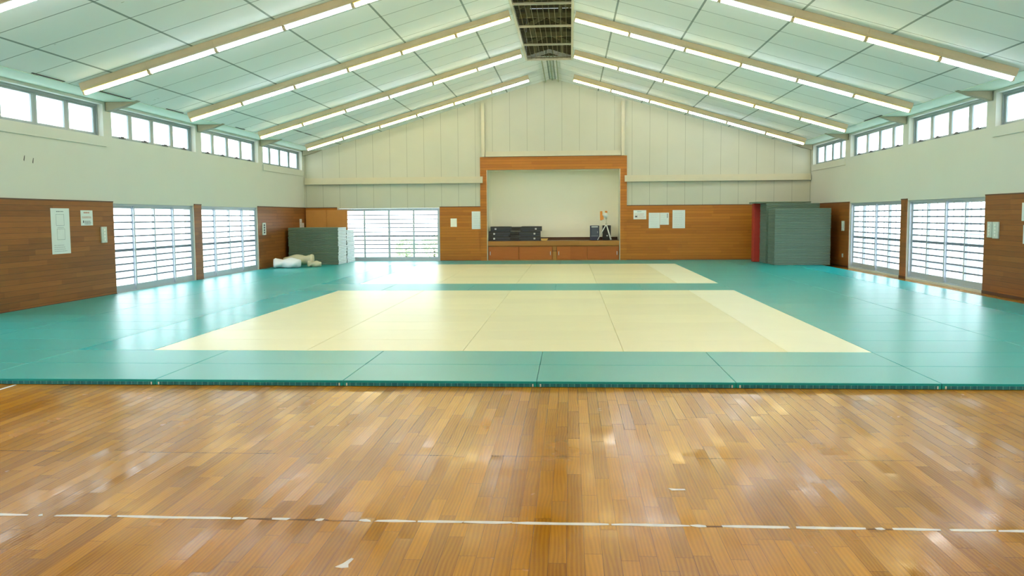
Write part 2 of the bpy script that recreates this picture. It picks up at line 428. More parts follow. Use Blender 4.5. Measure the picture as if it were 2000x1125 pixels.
# open joints where boards have slipped
mb = MB()
for X, Ya, Yb in ((-12.46, 19.2, 19.7), (-12.46, 20.1, 20.8), (3.85, 16.7, 17.3), (-13.2, 6.4, 7.4), (-13.2, 8.6, 9.9), (-13.2, 11.6, 12.5), (-13.2, 15.9, 16.6), (4.58, 15.2, 16.6)):
    z = ceil_z(X); sl = mL if X < XM else -mR
    mb.bar((X, Ya, z-.004), (X, Yb, z-.004), .035, .012)
mb.build('open_joint', T['dark'], ce)

# ridge vent
rv = empty('trim_1', (XM, 0, 0)); tag(rv, 'dark wire-mesh ventilation trough along the roof ridge', 'ridge vent', kind='structure')
zg = ceil_z(gx0)
mb = MB(); hw = .70
mb.box(-hw-.1, -hw-.02, Y0, gy, zg+.13, 8.3); mb.box(hw+.02, hw+.1, Y0, gy, zg+.13, 8.3)
mb.box(-hw-.1, hw+.1, Y0, gy, 8.3, 8.4); mb.box(-hw-.02, hw+.02, gy+.01, gy+.08, zg+.122, 8.3); mb.box(-hw-.02, hw+.02, Y0-.08, Y0-.01, zg+.2, 8.3)
mb.build('trough', T['dark'], rv)
mb = MB()
mb.box(-hw-.05, -hw+.01, Y0, gy, zg-.03, zg+.05); mb.box(hw-.01, hw+.05, Y0, gy, zg-.03, zg+.05)
mb.box(-hw, hw, gy-.05, gy+.02, zg-.03, zg+.06)
mb.build('edge_frame', T['cream'], rv)
cross = [gy-2.45*k for k in range(1, 13)]
for y in cross:
    MB().box(-hw, hw, y-.03, y+.03, zg-.028, zg+.02).build('cross_bar', T['cream'], rv)
mb = MB()
for i in range(1, 10): x = -hw+.14*i; mb.box(x-.006, x+.006, Y0, gy, zg+.02, zg+.032)
y = Y0+.1
while y < gy: mb.box(-hw, hw, y-.005, y+.005, zg+.033, zg+.043); y += .16
mb.build('wire_mesh', T['wire'], rv)
for k, y in enumerate([gy-.6-2.42*k for k in range(9)]):
    mb = MB(); zb = zg+.35
    mb.bar((-hw+.02, y, zb), (0, y, zb+.34), .06, .10); mb.bar((hw-.02, y, zb), (0, y, zb+.34), .06, .10)
    mb.box(-.46, -.36, y-.04, y+.04, zg+.1, zb+.18); mb.box(.36, .46, y-.04, y+.04, zg+.1, zb+.18)
    mb.box(-hw+.01, hw-.01, y+.9, y+.98, zg+.3, zg+.42)
    mb.build('truss', T['truss'], rv)
pp = MB()
mb = MB()
for dx in (-.26, 0, .22):
    mb.cyl((XM+dx, gy+.03, ceil_z(XM+dx)-.06), (XM+dx, D, ceil_z(XM+dx)-.06), .022, 8)
tag(mb.build('conduit_pipes', T['pipe']), 'three thin grey pipes along the ridge between vent and gable wall', 'pipes')

# haunch brackets where the roof beams leave the wall posts
n = 0
for X, sg, cl in ((XL, 1, clL), (XR, -1, clR)):
    cs = sorted(cl, key=lambda a: -a[0])
    for i in range(len(cs)):
        yc = (cs[i][0]+cs[i+1][1])/2 if i < len(cs)-1 else None
        if i == 0:
            ys = [D-.12]
            if yc is not None: ys.append(yc)
        else: ys = [yc] if yc is not None else []
        for y in ys:
            n += 1
            mb = MB()
            xa, xb = X+sg*.005, X+sg*.72
            mb.prism([(xa, 4.12), (xa, 4.318), (X+sg*.62, 4.318), (xb, ceil_z(xb)-.004), (X+sg*.45, 4.24)], 'y', y-.09, y+.09)
            o = mb.build('beam_bracket', T['rust'])
            sd = 'left' if sg > 0 else 'right'
            tag(o, f'grey tapered roof beam end on the {sd} wall, ' + ('in the far corner' if y > 24 else f'{ORD[int((24.6-y)//4.6)] if y<24 else ""} post from the far corner'), 'beam end', 'roof beam ends')

# ------------------------------------------------------------------ glazed sliding doors
def leaf(axis_len, z0, z1, parent, with_bars=True, kick=.13):
    """one sliding leaf: local x along the wall 0..axis_len, y depth, z up"""
    w = .055; mb = MB(); t = .016
    mb.box(0, w, -t, t, z0, z1); mb.box(axis_len-w, axis_len, -t, t, z0, z1)
    mb.box(w, axis_len-w, -t, t, z0, z0+kick); mb.box(w, axis_len-w, -t, t, z1-.05, z1)
    fr = mb.build('sliding_leaf', T['alu'], parent)
    H = (z1-.05)-(z0+kick); n = 11
    mb = MB()
    for i in range(1, n):
        z = z0+kick+H*i/n; h = .03 if i == 5 else .017
        mb.box(w, axis_len-w, -.012, .012, z-h, z+h)
    b = mb.build('glazing_bars', T['alud'], fr)
    g = MB().box(w-.002, axis_len-w+.002, -.003, .003, z0+kick, z1-.05).build('glass', T['glass'], fr)
    return fr
dn = 0
def sliding_door(loc, rz, L, lab):
    global dn; dn += 1
    r = empty(f'door_{dn}', loc, rz); tag(r, lab, 'sliding door', kind='structure')
    z0, z1 = DOORZ
    mb = MB(); mb.box(.005, .05, -.06, .06, z0, z1-.005); mb.box(L-.05, L-.005, -.06, .06, z0, z1-.005)
    mb.box(.05, L-.05, -.06, .06, z1-.05, z1-.005); mb.box(.05, L-.05, -.06, .06, z0+.001, z0+.025)
    fr = mb.build('door_frame', T['alu'], r)
    q = (L-.1+.12)/4
    for i in range(4):
        lf = leaf(q, z0+.026, z1-.051, r); lf.location = (.05+i*(q-.04), (-.022 if i % 2 else .022), 0)
    return r
for (a, b), t in zip(doorsL, ('nearer of the two visible', 'farther', 'out of view, front', 'out of view, rear')):
    if 'out' in t: lab = 'glazed sliding doors in the left wall near the viewer' + (', the rearmost' if 'rear' in t else '')
    else: lab = f'{t} glazed sliding doors in the left wall with horizontal bars'
    sliding_door((XL-.125, a, 0), math.pi/2, b-a, lab)
for (a, b), t in zip(doorsR, ('nearer of the two visible', 'farther', 'out of view, front', 'out of view, rear')):
    if 'out' in t: lab = 'glazed sliding doors in the right wall near the viewer' + (', the rearmost' if 'rear' in t else '')
    else: lab = f'{t} glazed sliding doors in the right wall with horizontal bars'
    sliding_door((XR+.125, a, 0), math.pi/2, b-a, lab)
sliding_door((backdoor[0], D+.14, 0), 0, backdoor[1]-backdoor[0], 'glazed sliding doors in the end wall beside the stacked mats')

# ------------------------------------------------------------------ clerestory windows
wn = 0
def clerestory(loc, L, sg, lab, latches=True):
    global wn; wn += 1
    r = empty(f'window_{wn}', loc, math.pi/2); tag(r, lab, 'window', kind='structure')
    z0, z1 = CZ
    mb = MB(); mb.box(.004, .05, -.06, .06, z0+.003, z1-.003); mb.box(L-.05, L-.004, -.06, .06, z0+.003, z1-.003)
    mb.box(.05, L-.05, -.06, .06, z1-.05, z1-.003); mb.box(.05, L-.05, -.06, .06, z0+.003, z0+.035)
    mb.build('window_frame', T['winframe'], r)
    q = (L-.1)/4
    for i in range(4):
        x0 = .05+i*q+.002; x1 = x0+q-.004
        mb = MB(); w = .085
        mb.box(x0, x0+w, -.03, .03, z0+.036, z1-.051); mb.box(x1-w, x1, -.03, .03, z0+.036, z1-.051)
        mb.box(x0+w, x1-w, -.03, .03, z0+.036, z0+.075); mb.box(x0+w, x1-w, -.03, .03, z1-.09, z1-.051)
        sh = mb.build('window_sash', T['winframe'], r)
        MB().box(x0+w-.002, x1-w+.002, -.004, .004, z0+.07, z1-.085).build('frosted_glass', T['frost'], sh)
        if latches:
            xc = (x0+x1)/2+.1; yy = .05*sg
            m2 = MB().box(xc-.14, xc+.14, min(yy, yy+.02*sg), max(yy, yy+.02*sg), z0+.04, z0+.062).box(xc-.05, xc+.05, min(yy, yy+.03*sg), max(yy, yy+.03*sg), z0+.05, z0+.085)
            m2.box(xc-.01, xc+.01, min(.03*sg, yy), max(.03*sg, yy), z0+.045, z0+.06)
            m2.build('latch', T['black'], sh)
    MB().box(.004, L-.004, min(.062*sg*-1, -.2*sg), max(.062*sg*-1, -.2*sg), z0-.0, z0+.006) if 0 else None
    return r
for i, (a, b) in enumerate(clL): clerestory((XL-.2, a, 0), b-a, -1, f'{ORD[i]} strip window from the far end, high in the left wall', i not in (0, 3))
for i, (a, b) in enumerate(clR): clerestory((XR+.2, a, 0), b-a, 1, f'{ORD[i]} strip window from the far end, high in the right wall', i not in (0, 3))

# portals only help Cycles sample the sky through the openings
def portal(c_, rot, sx, sy):
    l = bpy.data.lights.new('sky_portal', 'AREA'); l.shape = 'RECTANGLE'; l.size = sx; l.size_y = sy; l.cycles.is_portal = True
    o = bpy.data.objects.new('sky_portal', l); C.objects.link(o); o.location = c_; o.rotation_euler = rot
for X, sg, ds, cl in ((XL, 1, doorsL, clL), (XR, -1, doorsR, clR)):
    ry = -math.pi/2 if sg > 0 else math.pi/2
    for a, b in ds: portal((X-sg*.28, (a+b)/2, 1.07), (0, ry, 0), 2.04, b-a)
    portal((X-sg*.28, (Y0+D)/2, 3.91), (0, ry, 0), .7, D-Y0)
portal(((backdoor[0]+backdoor[1])/2, D+.29, 1.07), (-math.pi/2, 0, 0), backdoor[1]-backdoor[0], 2.04)

# ------------------------------------------------------------------ alcove
al = empty('trim_2', (0, D, 0)); tag(al, 'wood-framed alcove with cream back wall in the end wall', 'alcove', kind='structure')
nx0, nx1 = niche; nd = 1.45
mb = MB()
mb.box(nx0-.25, nx0, -.04, .019, .0, 3.51); mb.box(nx1, nx1+.25, -.04, .019, .0, 3.51); mb.box(nx0-.25, nx1+.25, -.04, .019, 3.511, 4.0)
mb.build('wood_surround', T['woodback'], al)
mb = MB()
mb.box(nx0-.12, nx0-.003, .31, nd+.1, 0, 3.7); mb.box(nx1+.003, nx1+.12, .31, nd+.1, 0, 3.7)
mb.box(nx0-.12, nx1+.12, nd+.003, nd+.1, 0, 3.7)
mb.box(nx0-.12, nx1+.12, .31, nd+.1, 3.52, 3.62)
mb.build('alcove_lining', T['creamw'], al)
mb = MB()
mb.box(nx0-.003, nx0+.022, -.045, .31, .0, 3.507); mb.box(nx1-.022, nx1+.003, -.045, .31, .0, 3.507)
mb.build('cream_corner_strip', T['cream'], al)
# built-in cabinet bench
cb = empty('built_in_cabinet', (0, D, 0)); tag(cb, 'long low wooden cabinet bench across the foot of the alcove', 'cabinet')
mb = MB(); mb.box(nx0+.024, nx1-.024, .06, nd, .002, .62)
mb.box(nx0+.024, nx1-.024, 0.0, .059, .002, .09); mb.box(-4.32, -4.18, .0, .059, .09, .6)
mb.build('cabinet_body', T['counter'], cb)
mb = MB(); mb.box(nx0+.024, nx1-.024, -.02, nd, .621, .80, .006, 1); mb.build('cabinet_top', T['counter'], cb)
MB().box(nx0+.024, nx1-.024, nd-.03, nd, .801, .91).build('rear_rail', T['capdark'], cb)
dx = [(nx0+.04, -5.62, 'l'), (-5.61, -4.34, 'r'), (-4.16, -3.01, 'l'), (-3.0, nx1-.04, 'r')]
for a, b, h in dx:
    d = MB().box(a, b, .02, .058, .1, .585, .004, 1).build('cabinet_door', T['door_wood'], cb)
    hx = a+.07 if h == 'l' else b-.07
    MB().box(hx-.012, hx+.012, -.002, .019, .26, .40, .003, 1).build('door_pull', T['steel'], d)

# painted steel members on the end wall
def steel(name, boxes, lab, grp=None, cat='steel beam'):
    mb = MB()
    for b in boxes: mb.box(*b)
    tag(mb.build(name, T['cream']), lab, cat, grp)
steel('wall_beam', [(XL+.02, -6.98, D-.16, D+.019, 3.02, 3.17), (XL+.02, -6.98, D-.08, D+.019, 3.171, 3.27)], 'cream stepped steel beam across the end wall, left of the alcove')
steel('wall_beam', [(-1.60, XR-.02, D-.16, D+.019, 3.02, 3.17), (-1.60, XR-.02, D-.08, D+.019, 3.171, 3.26)], 'cream stepped steel beam across the end wall, right of the alcove')
steel('wall_beam', [(-6.86, -1.75, D-.12, D+.019, 4.01, 4.20)], 'short cream steel beam resting above the alcove surround')
steel('wall_post', [(-7.01, -6.89, D-.14, D+.019, 4.005, 6.02)], 'cream steel post rising to the ceiling, above the alcove left corner', None, 'steel post')
steel('wall_post', [(-1.73, -1.61, D-.14, D+.019, 4.005, 6.02)], 'cream steel post rising to the ceiling, above the alcove right corner', None, 'steel post')

# ------------------------------------------------------------------ fluorescent lights
def light_unit(tube):
    r = empty('fluorescent_light')
    L = 1.387
    mb = MB(); mb.prism([(-.085, 0), (.085, 0), (.085, -.10), (.06, -.15), (-.06, -.15), (-.085, -.10)], 'x', 0, L)
    mb.build('housing', T['tan'], r)
    rf = MB().box(.018, L-.018, -.08, .08, -.163, -.1505).build('reflector', T['refy' if tube == 'y' else 'refw'], r)
    MB().cyl((.032, 0, -.196), (L-.032, 0, -.196), .030, 12).build('lamp_tube', T['tubey' if tube == 'y' else 'tubew'], r, True)
    MB().box(.002, .031, -.05, .05, -.228, -.1635).build('end_cap', T['tan'], r); MB().box(L-.031, L-.002, -.05, .05, -.228, -.1635).build('end_cap', T['tan'], r)
    return r
protos = {'y': light_unit('y'), 'w': light_unit('w')}
used = set()
rowY = [22.3, 17.55, 12.65, 7.85, 3.05, -1.8, -6.6, -11.4]
rowYR = [22.4, 17.85, 12.95, 8.05, 3.15, -1.8, -6.6, -11.4]
pat = {('left', 0): 'yyyyyw', ('left', 1): 'yywwyw', ('left', 2): 'ywwyyy', ('left', 3): 'ywwwyy', ('right', 0): 'ywywyy', ('right', 1): 'yyyywy', ('right', 2): 'ywwywy', ('right', 3): 'wyywww'}
pat[('right', 0)] = 'ywwywy'; pat[('right', 1)] = 'yyyywy'
for side, rows in (('left', rowY), ('right', rowYR)):
    for ri, y in enumerate(rows):
        pt = pat.get((side, ri), 'ywwyyw')
        for k in range(6):
            t = pt[k]; p = protos[t]
            o = p if t not in used else copy_tree(p)
            used.add(t)
            ang = math.atan(mL)
            if side == 'left':
                x0 = -13.13+k*1.335; o.location = (x0, y, ceil_z(x0)-.004); o.rotation_euler = (0, -ang, 0)
            else:
                x0 = 4.51-(k+1)*1.335+.0; o.location = (x0, y, ceil_z(x0)-.004); o.rotation_euler = (0, ang, 0)
            tag(o, f'{"warm yellow" if t=="y" else "cool white"} fluorescent light, {ORD[k]} from {side} eave, {ORD[ri]} row from far end', 'light', 'fluorescent lights under the ceiling')

# ------------------------------------------------------------------ judo mats
H = .06
def mat_mesh(sx, sy, m, name):
    mb = MB().box(-sx/2+.002, sx/2-.002, -sy/2+.0015, sy/2-.0015, 0, H, .006, 2)
    me = bpy.data.meshes.new(name); mb.bm.normal_update(); mb.bm.to_mesh(me); mb.bm.free(); me.materials.append(m)
    for p in me.polygons: p.use_smooth = len(p.vertices) == 4 and p.area < .05
    return me
cache = {}
def put_mat(x0, x1, y0, y1, col, rot, lab, grp, band=False):
    sx, sy = round(x1-x0, 3), round(y1-y0, 3)
    key = (sx, sy, col, rot)
    lx, ly = (sy, sx) if rot else (sx, sy)
    if key not in cache: cache[key] = mat_mesh(lx, ly, T[col], col+'_judo_mat')
    nm = 'judo_mat'
    o = bpy.data.objects.new(nm, cache[key]); C.objects.link(o)
    o.location = ((x0+x1)/2, (y0+y1)/2, 0.0005); o.rotation_euler[2] = math.pi/2 if rot else 0
    tag(o, lab, 'mat', grp)
    if band:
        b = MB().box(-sx/2+.03, sx/2-.03, -sy/2-.004, -sy/2+.003, .004, .036).build('edge_band', T['band'], o); b['label'] = 'dark blue stitched edge band'
        b = MB().box(-sx/2+.032, -sx/2+.046, -sy/2-.006, -sy/2+.003, .006, .034).box(sx/2-.046, sx/2-.032, -sy/2-.006, -sy/2+.003, .006, .034).build('corner_tab', T['tab'], o)
colsF = [-13.885, -12, -10, -8, -6, -4, -2, 0, 2.03, 3.75]
def ys_row(i):
    return i if i <= 22 else (22+1.3*(i-22))
def green_row(i, cols, band=False, where=''):
    y0, y1 = ys_row(i), ys_row(i+1)
    for k in range(len(cols)-1):
        put_mat(cols[k], cols[k+1], y0, y1, 'teal', False, f'teal judo mat, {ORD[k]} from left wall, {ORD[i]} row from wooden floor', 'teal judo mats lying crosswise', band)
for i in (0, 1, 11, 12, 22, 23): green_row(i, colsF, band=(i == 0))
for base, nm in ((2, 'near'), (13, 'far')):
    for i in range(9):
        y0, y1 = ys_row(base+i), ys_row(base+i+1)
        for k, (a, b) in enumerate(((-13.885, -12), (-12, -10))):
            put_mat(a, b, y0, y1, 'teal', False, f'teal judo mat, {ORD[k]} from left wall, {ORD[base+i]} row from wooden floor', 'teal judo mats lying crosswise')
        for k, (a, b) in enumerate(((0, 2.03), (2.03, 3.75))):
            put_mat(a, b, y0, y1, 'teal', False, f'teal judo mat, {ORD[k]} column right of yellow, {ORD[base+i]} row from wooden floor', 'teal judo mats lying crosswise')
        for k in range(4):
            a = -9+2*k
            put_mat(a, a+2, y0, y1, 'yel', False, f'yellow judo mat of {nm} field, {ORD[k]} column from left, {ORD[i]} row from front', f'yellow judo mats of the {nm} field')
    # crosswise-turned strips: 1 m wide, 2 m deep (last one 1 m)
    y = base; k = 0
    while y < base+9:
        y1 = min(y+2, base+9)
        put_mat(-10, -9, y, y1, 'tealr', True, f'sheen-brightened teal lengthwise mat, {ORD[k]} from front, along left edge of {nm} yellow field', 'teal judo mats turned lengthwise')
        put_mat(-1, 0, y, y1, 'yelr', True, f'sheen-paled yellow lengthwise mat, {ORD[k]} from front, along right edge of {nm} field', f'sheen-paled yellow mats edging the {nm} field')
        y = y1; k += 1
y = 0; k = 0
while y < 24:
    y1 = y+2 if y+2 < 24 else 24.6
    put_mat(3.75, 4.72, y, y1, 'tealr', True, f'sheen-brightened teal lengthwise mat beside the right wall, {ORD[k]} from the wooden floor', 'teal judo mats turned lengthwise', band=False)
    y = y1; k += 1

# ------------------------------------------------------------------ stacks of spare mats
stk = {}
def stack(x0, y0, n, z0, w, d, th, colr, labf, grp, jit=.012, end=None):
    key = (w, d, th, colr)
    if key not in stk:
        mb = MB().box(0, w, 0, d, 0, th-.003, .014, 2)
        if end: 
            for f_ in mb.bm.faces:
                if f_.normal.x > .7: f_.material_index = 1
        me = bpy.data.meshes.new('spare_mat'); mb.bm.normal_update(); mb.bm.to_mesh(me); mb.bm.free(); me.materials.append(T[colr])
        if end: me.materials.append(T[end])
        stk[key] = me
    for i in range(n):
        o = bpy.data.objects.new('spare_mat', stk[key]); C.objects.link(o)
        o.location = (x0+random.uniform(-jit, jit), y0+random.uniform(-jit, jit), z0+i*th)
        tag(o, labf(i), 'mat', grp)
z0 = H+.002
stack(-13.77, 22.03, 24, z0, 1.83, 1.15, .0555, 'stack', lambda i: f'grey-green spare mat, {ORD[i]} from the bottom of the front left-hand stack', 'spare mats in the left-hand stacks', end='stacklit')
stack(-13.77, 23.24, 22, z0, 1.83, 1.15, .0555, 'stack', lambda i: f'grey-green spare mat, {ORD[i]} from the bottom of the rear left-hand stack', 'spare mats in the left-hand stacks', end='stacklit')
stack(3.13, 20.81, 34, z0, 1.83, .98, .0555, 'stackr', lambda i: f'green spare mat, {ORD[i]} from the bottom of the front right-hand stack', 'spare mats in the right-hand stacks', jit=.006)
stack(3.07, 21.84, 36, z0, 1.80, .98, .0575, 'stackr', lambda i: f'green spare mat, {ORD[i]} from the bottom of the rear right-hand stack', 'spare mats in the right-hand stacks', jit=.006)
o = MB().box(2.78, 4.62, 22.0, 23.3, 2.142, 2.19, .01, 2).build('spare_mat', T['stack'])
tag(o, 'green mat lying askew on top of the rear right-hand stack, overhanging the red mat', 'mat')
o = MB().box(2.87, 4.67, 22.92, 23.25, z0, 2.135, .02, 2).build('gym_mat', T['red'])
tag(o, 'red gym mat standing upright behind the right-hand stack of green mats', 'mat')

# plywood boards leaning behind the left stack
for k, (a, b, l) in enumerate(((-13.86, -13.06, 'left one, in the corner'), (-13.05, -12.235, 'right one, overlapping the glass door'))):
    mb = MB().box(a, b, D-.13+.02*k, D-.10+.02*k, H+.003, 2.045, .003, 1)
    tag(mb.build('plywood_board', T['ply']), f'orange-brown plywood board upright behind the left mat stack, {l}', 'board', 'plywood boards')

# ------------------------------------------------------------------ cloth bundles
def bundle(name, pts, rad, mat_, lab, cat, seed, flat=.75):
    """soft rolled bundle along pts with folded end"""
    rnd = random.Random(seed); mb = MB(); bm = mb.bm; n = 20; rings = []
    P = [Vector(p) for p in pts]
    M_ = 14
    for i in range(M_+1):
        t = i/M_; u = t*(len(P)-1); j = min(int(u), len(P)-2); p = P[j].lerp(P[j+1], u-j); d = (P[j+1]-P[j]).normalized()
        sd = Vector((-d.y, d.x, 0)).normalized()
        r = rad*(.9+.12*math.sin(9*t+seed))*(1 if .06 < t < .94 else .8)
        ring = []
        for k in range(n):
            a = 2*math.pi*k/n
            rr = r*(1+.10*math.sin(3*a+4*t*3+seed)+rnd.uniform(-.03, .03))
            h = math.sin(a)*rr*flat
            q = p+sd*math.cos(a)*rr*1.15+Vector((0, 0, h))
            q.z = max(q.z, H+.002)
            ring.append(bm.verts.new(q))
        rings.append(ring)
    for i in range(M_):
        for k in range(n): bm.faces.new((rings[i][k], rings[i][(k+1) % n], rings[i+1][(k+1) % n], rings[i+1][k]))
    for ring, sgn in ((rings[0], 1), (rings[-1], -1)):
        c_ = bm.verts.new(sum((v.co for v in ring), Vector())/n)
        for k in range(n):
            f_ = (ring[k], c_, ring[(k+1) % n]) if sgn > 0 else (ring[(k+1) % n], c_, ring[k]); bm.faces.new(f_)
    bmesh.ops.recalc_face_normals(bm, faces=bm.faces[:])
    o = mb.build(name, mat_, smooth=True); tag(o, lab, cat); return o
bundle('rolled_quilt', [(-13.62, 20.0, .22), (-12.75, 20.2, .22)], .19, T['cloth'], 'white rolled quilt on the teal mats, in front of the left mat stack', 'quilt', 2, .9)
bundle('folded_blanket', [(-13.55, 20.75, .25), (-12.95, 20.95, .30), (-12.55, 21.0, .30)], .21, T['cloth2'], 'cream folded blanket slumped behind the white rolled quilt', 'blanket', 5, .85)
bundle('cloth_bag', [(-12.66, 20.62, .16), (-12.22, 20.78, .15)], .14, T['cloth2'], 'small cream cloth bundle at the right end of the white rolled quilt', 'cloth bundle', 8, .75)

# ------------------------------------------------------------------ papers and switches
def sheet(kind, plane, u0, u1, z0, z1, lab, cat='paper', lines=(), rects=(), thick=.002, col='paper', grp=None):
    """sheet on a wall; plane 'L','R','B'; u = coordinate along the wall"""
    loc, rz = {'L': ((XL+.001, 0, 0), math.pi/2), 'R': ((XR-.001, 0, 0), math.pi/2), 'B': ((0, D-.001, 0), 0)}[plane]
    sg = {'L': -1, 'R': 1, 'B': -1}[plane]   # outward (towards the room) local y sign
    r = empty(kind, loc, rz) if (lines or rects) else None
    Yb = sorted((0, sg*thick)); Yp = sorted((sg*(thick+.0002), sg*(thick+.0012)))
    off = 0
    mb = MB().box(u0, u1, Yb[0], Yb[1], z0, z1)
    if r is None:
        o = mb.build(kind, T[col]); o.location = loc; o.rotation_euler[2] = rz; tag(o, lab, cat, grp); return
    tag(r, lab, cat, grp); mb.build('sheet', T[col], r)
    w, h = u1-u0, z1-z0
    by = {}
    for (a, b, z, t, m_) in lines: by.setdefault(m_, []).append((u0+a*w, u0+b*w, z0+z*h-t/2, z0+z*h+t/2))
    for (a, b, c_, d, t, m_) in rects:
        for q in ((a, b, c_, c_+t), (a, b, d-t, d), (a, a+t*h/w, c_, d), (b-t*h/w, b, c_, d)): by.setdefault(m_, []).append((u0+q[0]*w, u0+q[1]*w, z0+q[2]*h, z0+q[3]*h))
    for m_, L in by.items():
        mb = MB()
        for q in L: mb.box(q[0], q[1], Yp[0], Yp[1], q[2], q[3])
        mb.build('printed_lines', T[m_], r)
def txt(n, z1, z0, a=.1, b=.9, t=.006, m='ink', seed=0):
    rn = random.Random(seed); out = []
    for i in range(n):
        z = z1-(z1-z0)*i/max(1, n-1); x = a
        e = b-rn.uniform(0, .15)
        while x < e:
            w = rn.uniform(.02, .09); out.append((x, min(x+w, e), z, t, m)); x += w+.02
    return out
sheet('poster', 'L', 7.885, 8.53, 1.05, 1.965, 'tall white poster with two plan drawings on the left wall boards', 'poster',
      txt(1, .93, .93, .3, .7, .018, 'ink', 1)+txt(4, .19, .06, .12, .8, .007, 'ink', 2)+[(.32, .68, .58, .005, 'ink')], [(.27, .70, .62, .87, .006, 'ink'), (.30, .72, .31, .55, .006, 'ink')])
sheet('notice', 'L', 8.95, 9.41, 1.61, 1.93, 'small curled white notice on the left wall, right of the tall poster', 'notice',
      txt(1, .85, .85, .25, .75, .03, 'inkr', 3)+txt(2, .58, .5, .1, .9, .012, 'inkr', 4)+txt(3, .28, .1, .3, .9, .012, 'inkd', 5)+[(.17, .24, .25, .05, 'inkd')])
sheet('notice', 'L', 23.83, 24.1, 1.38, 1.70, 'white notice on the left wall boards close to the far corner', 'notice', txt(4, .8, .2, .1, .9, .012, 'inkr', 6))
sheet('notice', 'L', 24.14, 24.36, 1.36, 1.55, 'pinkish note on the left wall boards, right in the far corner', 'notice', txt(3, .8, .2, .1, .9, .014, 'inkr', 7))
sheet('notice', 'R', 8.55, 9.22, 1.58, 1.94, 'white notice on the right wall at the picture edge, the upper one', 'notice', txt(5, .85, .1, .1, .9, .012, 'ink', 8))
sheet('notice', 'R', 8.55, 9.14, 1.13, 1.50, 'white notice on the right wall at the picture edge, the lower one', 'notice', txt(5, .85, .1, .1, .9, .012, 'ink', 9))
sheet('notice', 'B', -7.42, -6.94-.005, 1.27, 1.945, 'white sheet on the end wall boards, just left of the alcove', 'notice', txt(9, .9, .1, .12, .9, .005, 'ink', 10))
sheet('notice', 'B', -8.24, -8.0, 1.36, 1.68, 'small cream note on the end wall beside the glass doors', 'notice', (), (), .006, 'creamw')
sheet('notice', 'B', -1.26, -.78, 1.605, 1.945, 'yellowed landscape certificate with print, nearest sheet right of the alcove', 'notice',
      txt(1, .85, .85, .3, .7, .02, 'ink', 11)+txt(4, .6, .15, .1, .9, .014, 'inkr', 12)+[(.12, .3, .3, .05, 'inkd')])
sheet('notice', 'B', -.685, -.27, 1.265, 1.845, 'larger white sheet of the touching pair right of the alcove', 'notice', txt(8, .9, .1, .12, .88, .004, 'ink', 13))
sheet('notice', 'B', -.262, .07, 1.39, 1.845, 'smaller white sheet of the touching pair right of the alcove, black mark at its side', 'notice', txt(6, .9, .1, .12, .7, .004, 'ink', 14)+[(.8, .86, z, .03, 'inkd') for z in (.9, .84, .78, .72, .66, .6)])
sheet('notice', 'B', .205, .675, 1.255, 1.94, 'tall white sheet standing alone, rightmost on the end wall boards', 'notice', txt(9, .9, .1, .12, .9, .005, 'ink', 15))
def switch(plane, u0, u1, z0, z1, lab, dark=False):
    loc, rz = {'L': ((XL+.001, 0, 0), math.pi/2), 'R': ((XR-.001, 0, 0), math.pi/2)}[plane]; sg = {'L': -1, 'R': 1}[plane]
    r = empty('switch_panel', loc, rz); tag(r, lab, 'switch panel')
    y = sorted((0, sg*.03)); MB().box(u0, u1, y[0], y[1], z0, z1, .004, 1).build('cover_plate', T['switch'], r)
    w = u1-u0; y = sorted((sg*.031, sg*.042)); mb = MB(); n_ = 4; h = (z1-z0)*.8/n_
    for i in range(n_): zz = z0+(z1-z0)*.1+i*h; mb.box(u0+w*.3, u0+w*.6, y[0], y[1], zz+h*.15, zz+h*.85)
    mb.build('rocker_switches', T['grill' if dark else 'white'], r)
switch('L', 9.70, 9.92, 1.225, 1.575, 'pale switch panel on the left wall, between the notice and the glass doors')
switch('L', 19.75, 20.05, 1.18, 1.59, 'switch panel with dark rockers on the left wall, past the farther glass doors', True)
switch('R', 20.42, 20.66, 1.2, 1.52, 'pale switch panel on the right wall, between mat stack and glass doors')
switch('R', 10.38, 10.59, 1.22, 1.555, 'slimmer switch panel of the pair beside the right wall glass doors')
switch('R', 10.10, 10.35, 1.205, 1.555, 'wider switch panel of the pair beside the right wall glass doors')
o = MB().box(XR-.012, XR-.001, 20.5, 20.62, .33, .45, .002, 1).build('wall_socket', T['switch']); tag(o, 'small wall socket low on the right wall boards behind the glass doors', 'socket')

# ------------------------------------------------------------------ things on the cabinet bench
cz = .802
proto = None
for i in range(3):
    if proto is None:
        r = empty('equipment_case')
        L, dpt, h = 1.98, .62, .182
        mb = MB(); mb.prism([(0, 0), (.75, 0), (.8, .0), (1.18, 0), (1.23, 0), (L, 0), (L, h), (1.22, h), (1.17, h-.018), (.81, h-.018), (.76, h), (0, h)], 'y', 0, dpt)
        mb.build('case_shell', T['black'], r)
        mb = MB(); mb.box(0.01, L-.01, -.012, -.001, h*.46, h*.54); mb.box(.01, .74, -.012, -.001, .01, .025); mb.box(1.24, L-.01, -.012, -.001, .01, .025); mb.build('case_rim', T['grill'], r)
        MB().box(.82, 1.16, -.025, -.001, h*.25, h*.72, .006, 1).build('carry_handle', T['dark'], r)
        for x in (.2, 1.76): MB().box(x-.035, x+.035, -.02, -.013, h*.3, h*.65, .003, 1).build('latch', T['steel'], r)
        proto = r
    else: r = copy_tree(proto)
    r.location = (-6.79+(.0, .0, .05)[i], 24.95+(.0, .01, .06)[i], cz+i*.186)
    tag(r, f'long flat black plastic case with metal latches on the cabinet bench, {("bottom", "middle", "top")[i]} of its stack', 'case', 'black cases stacked in the alcove')
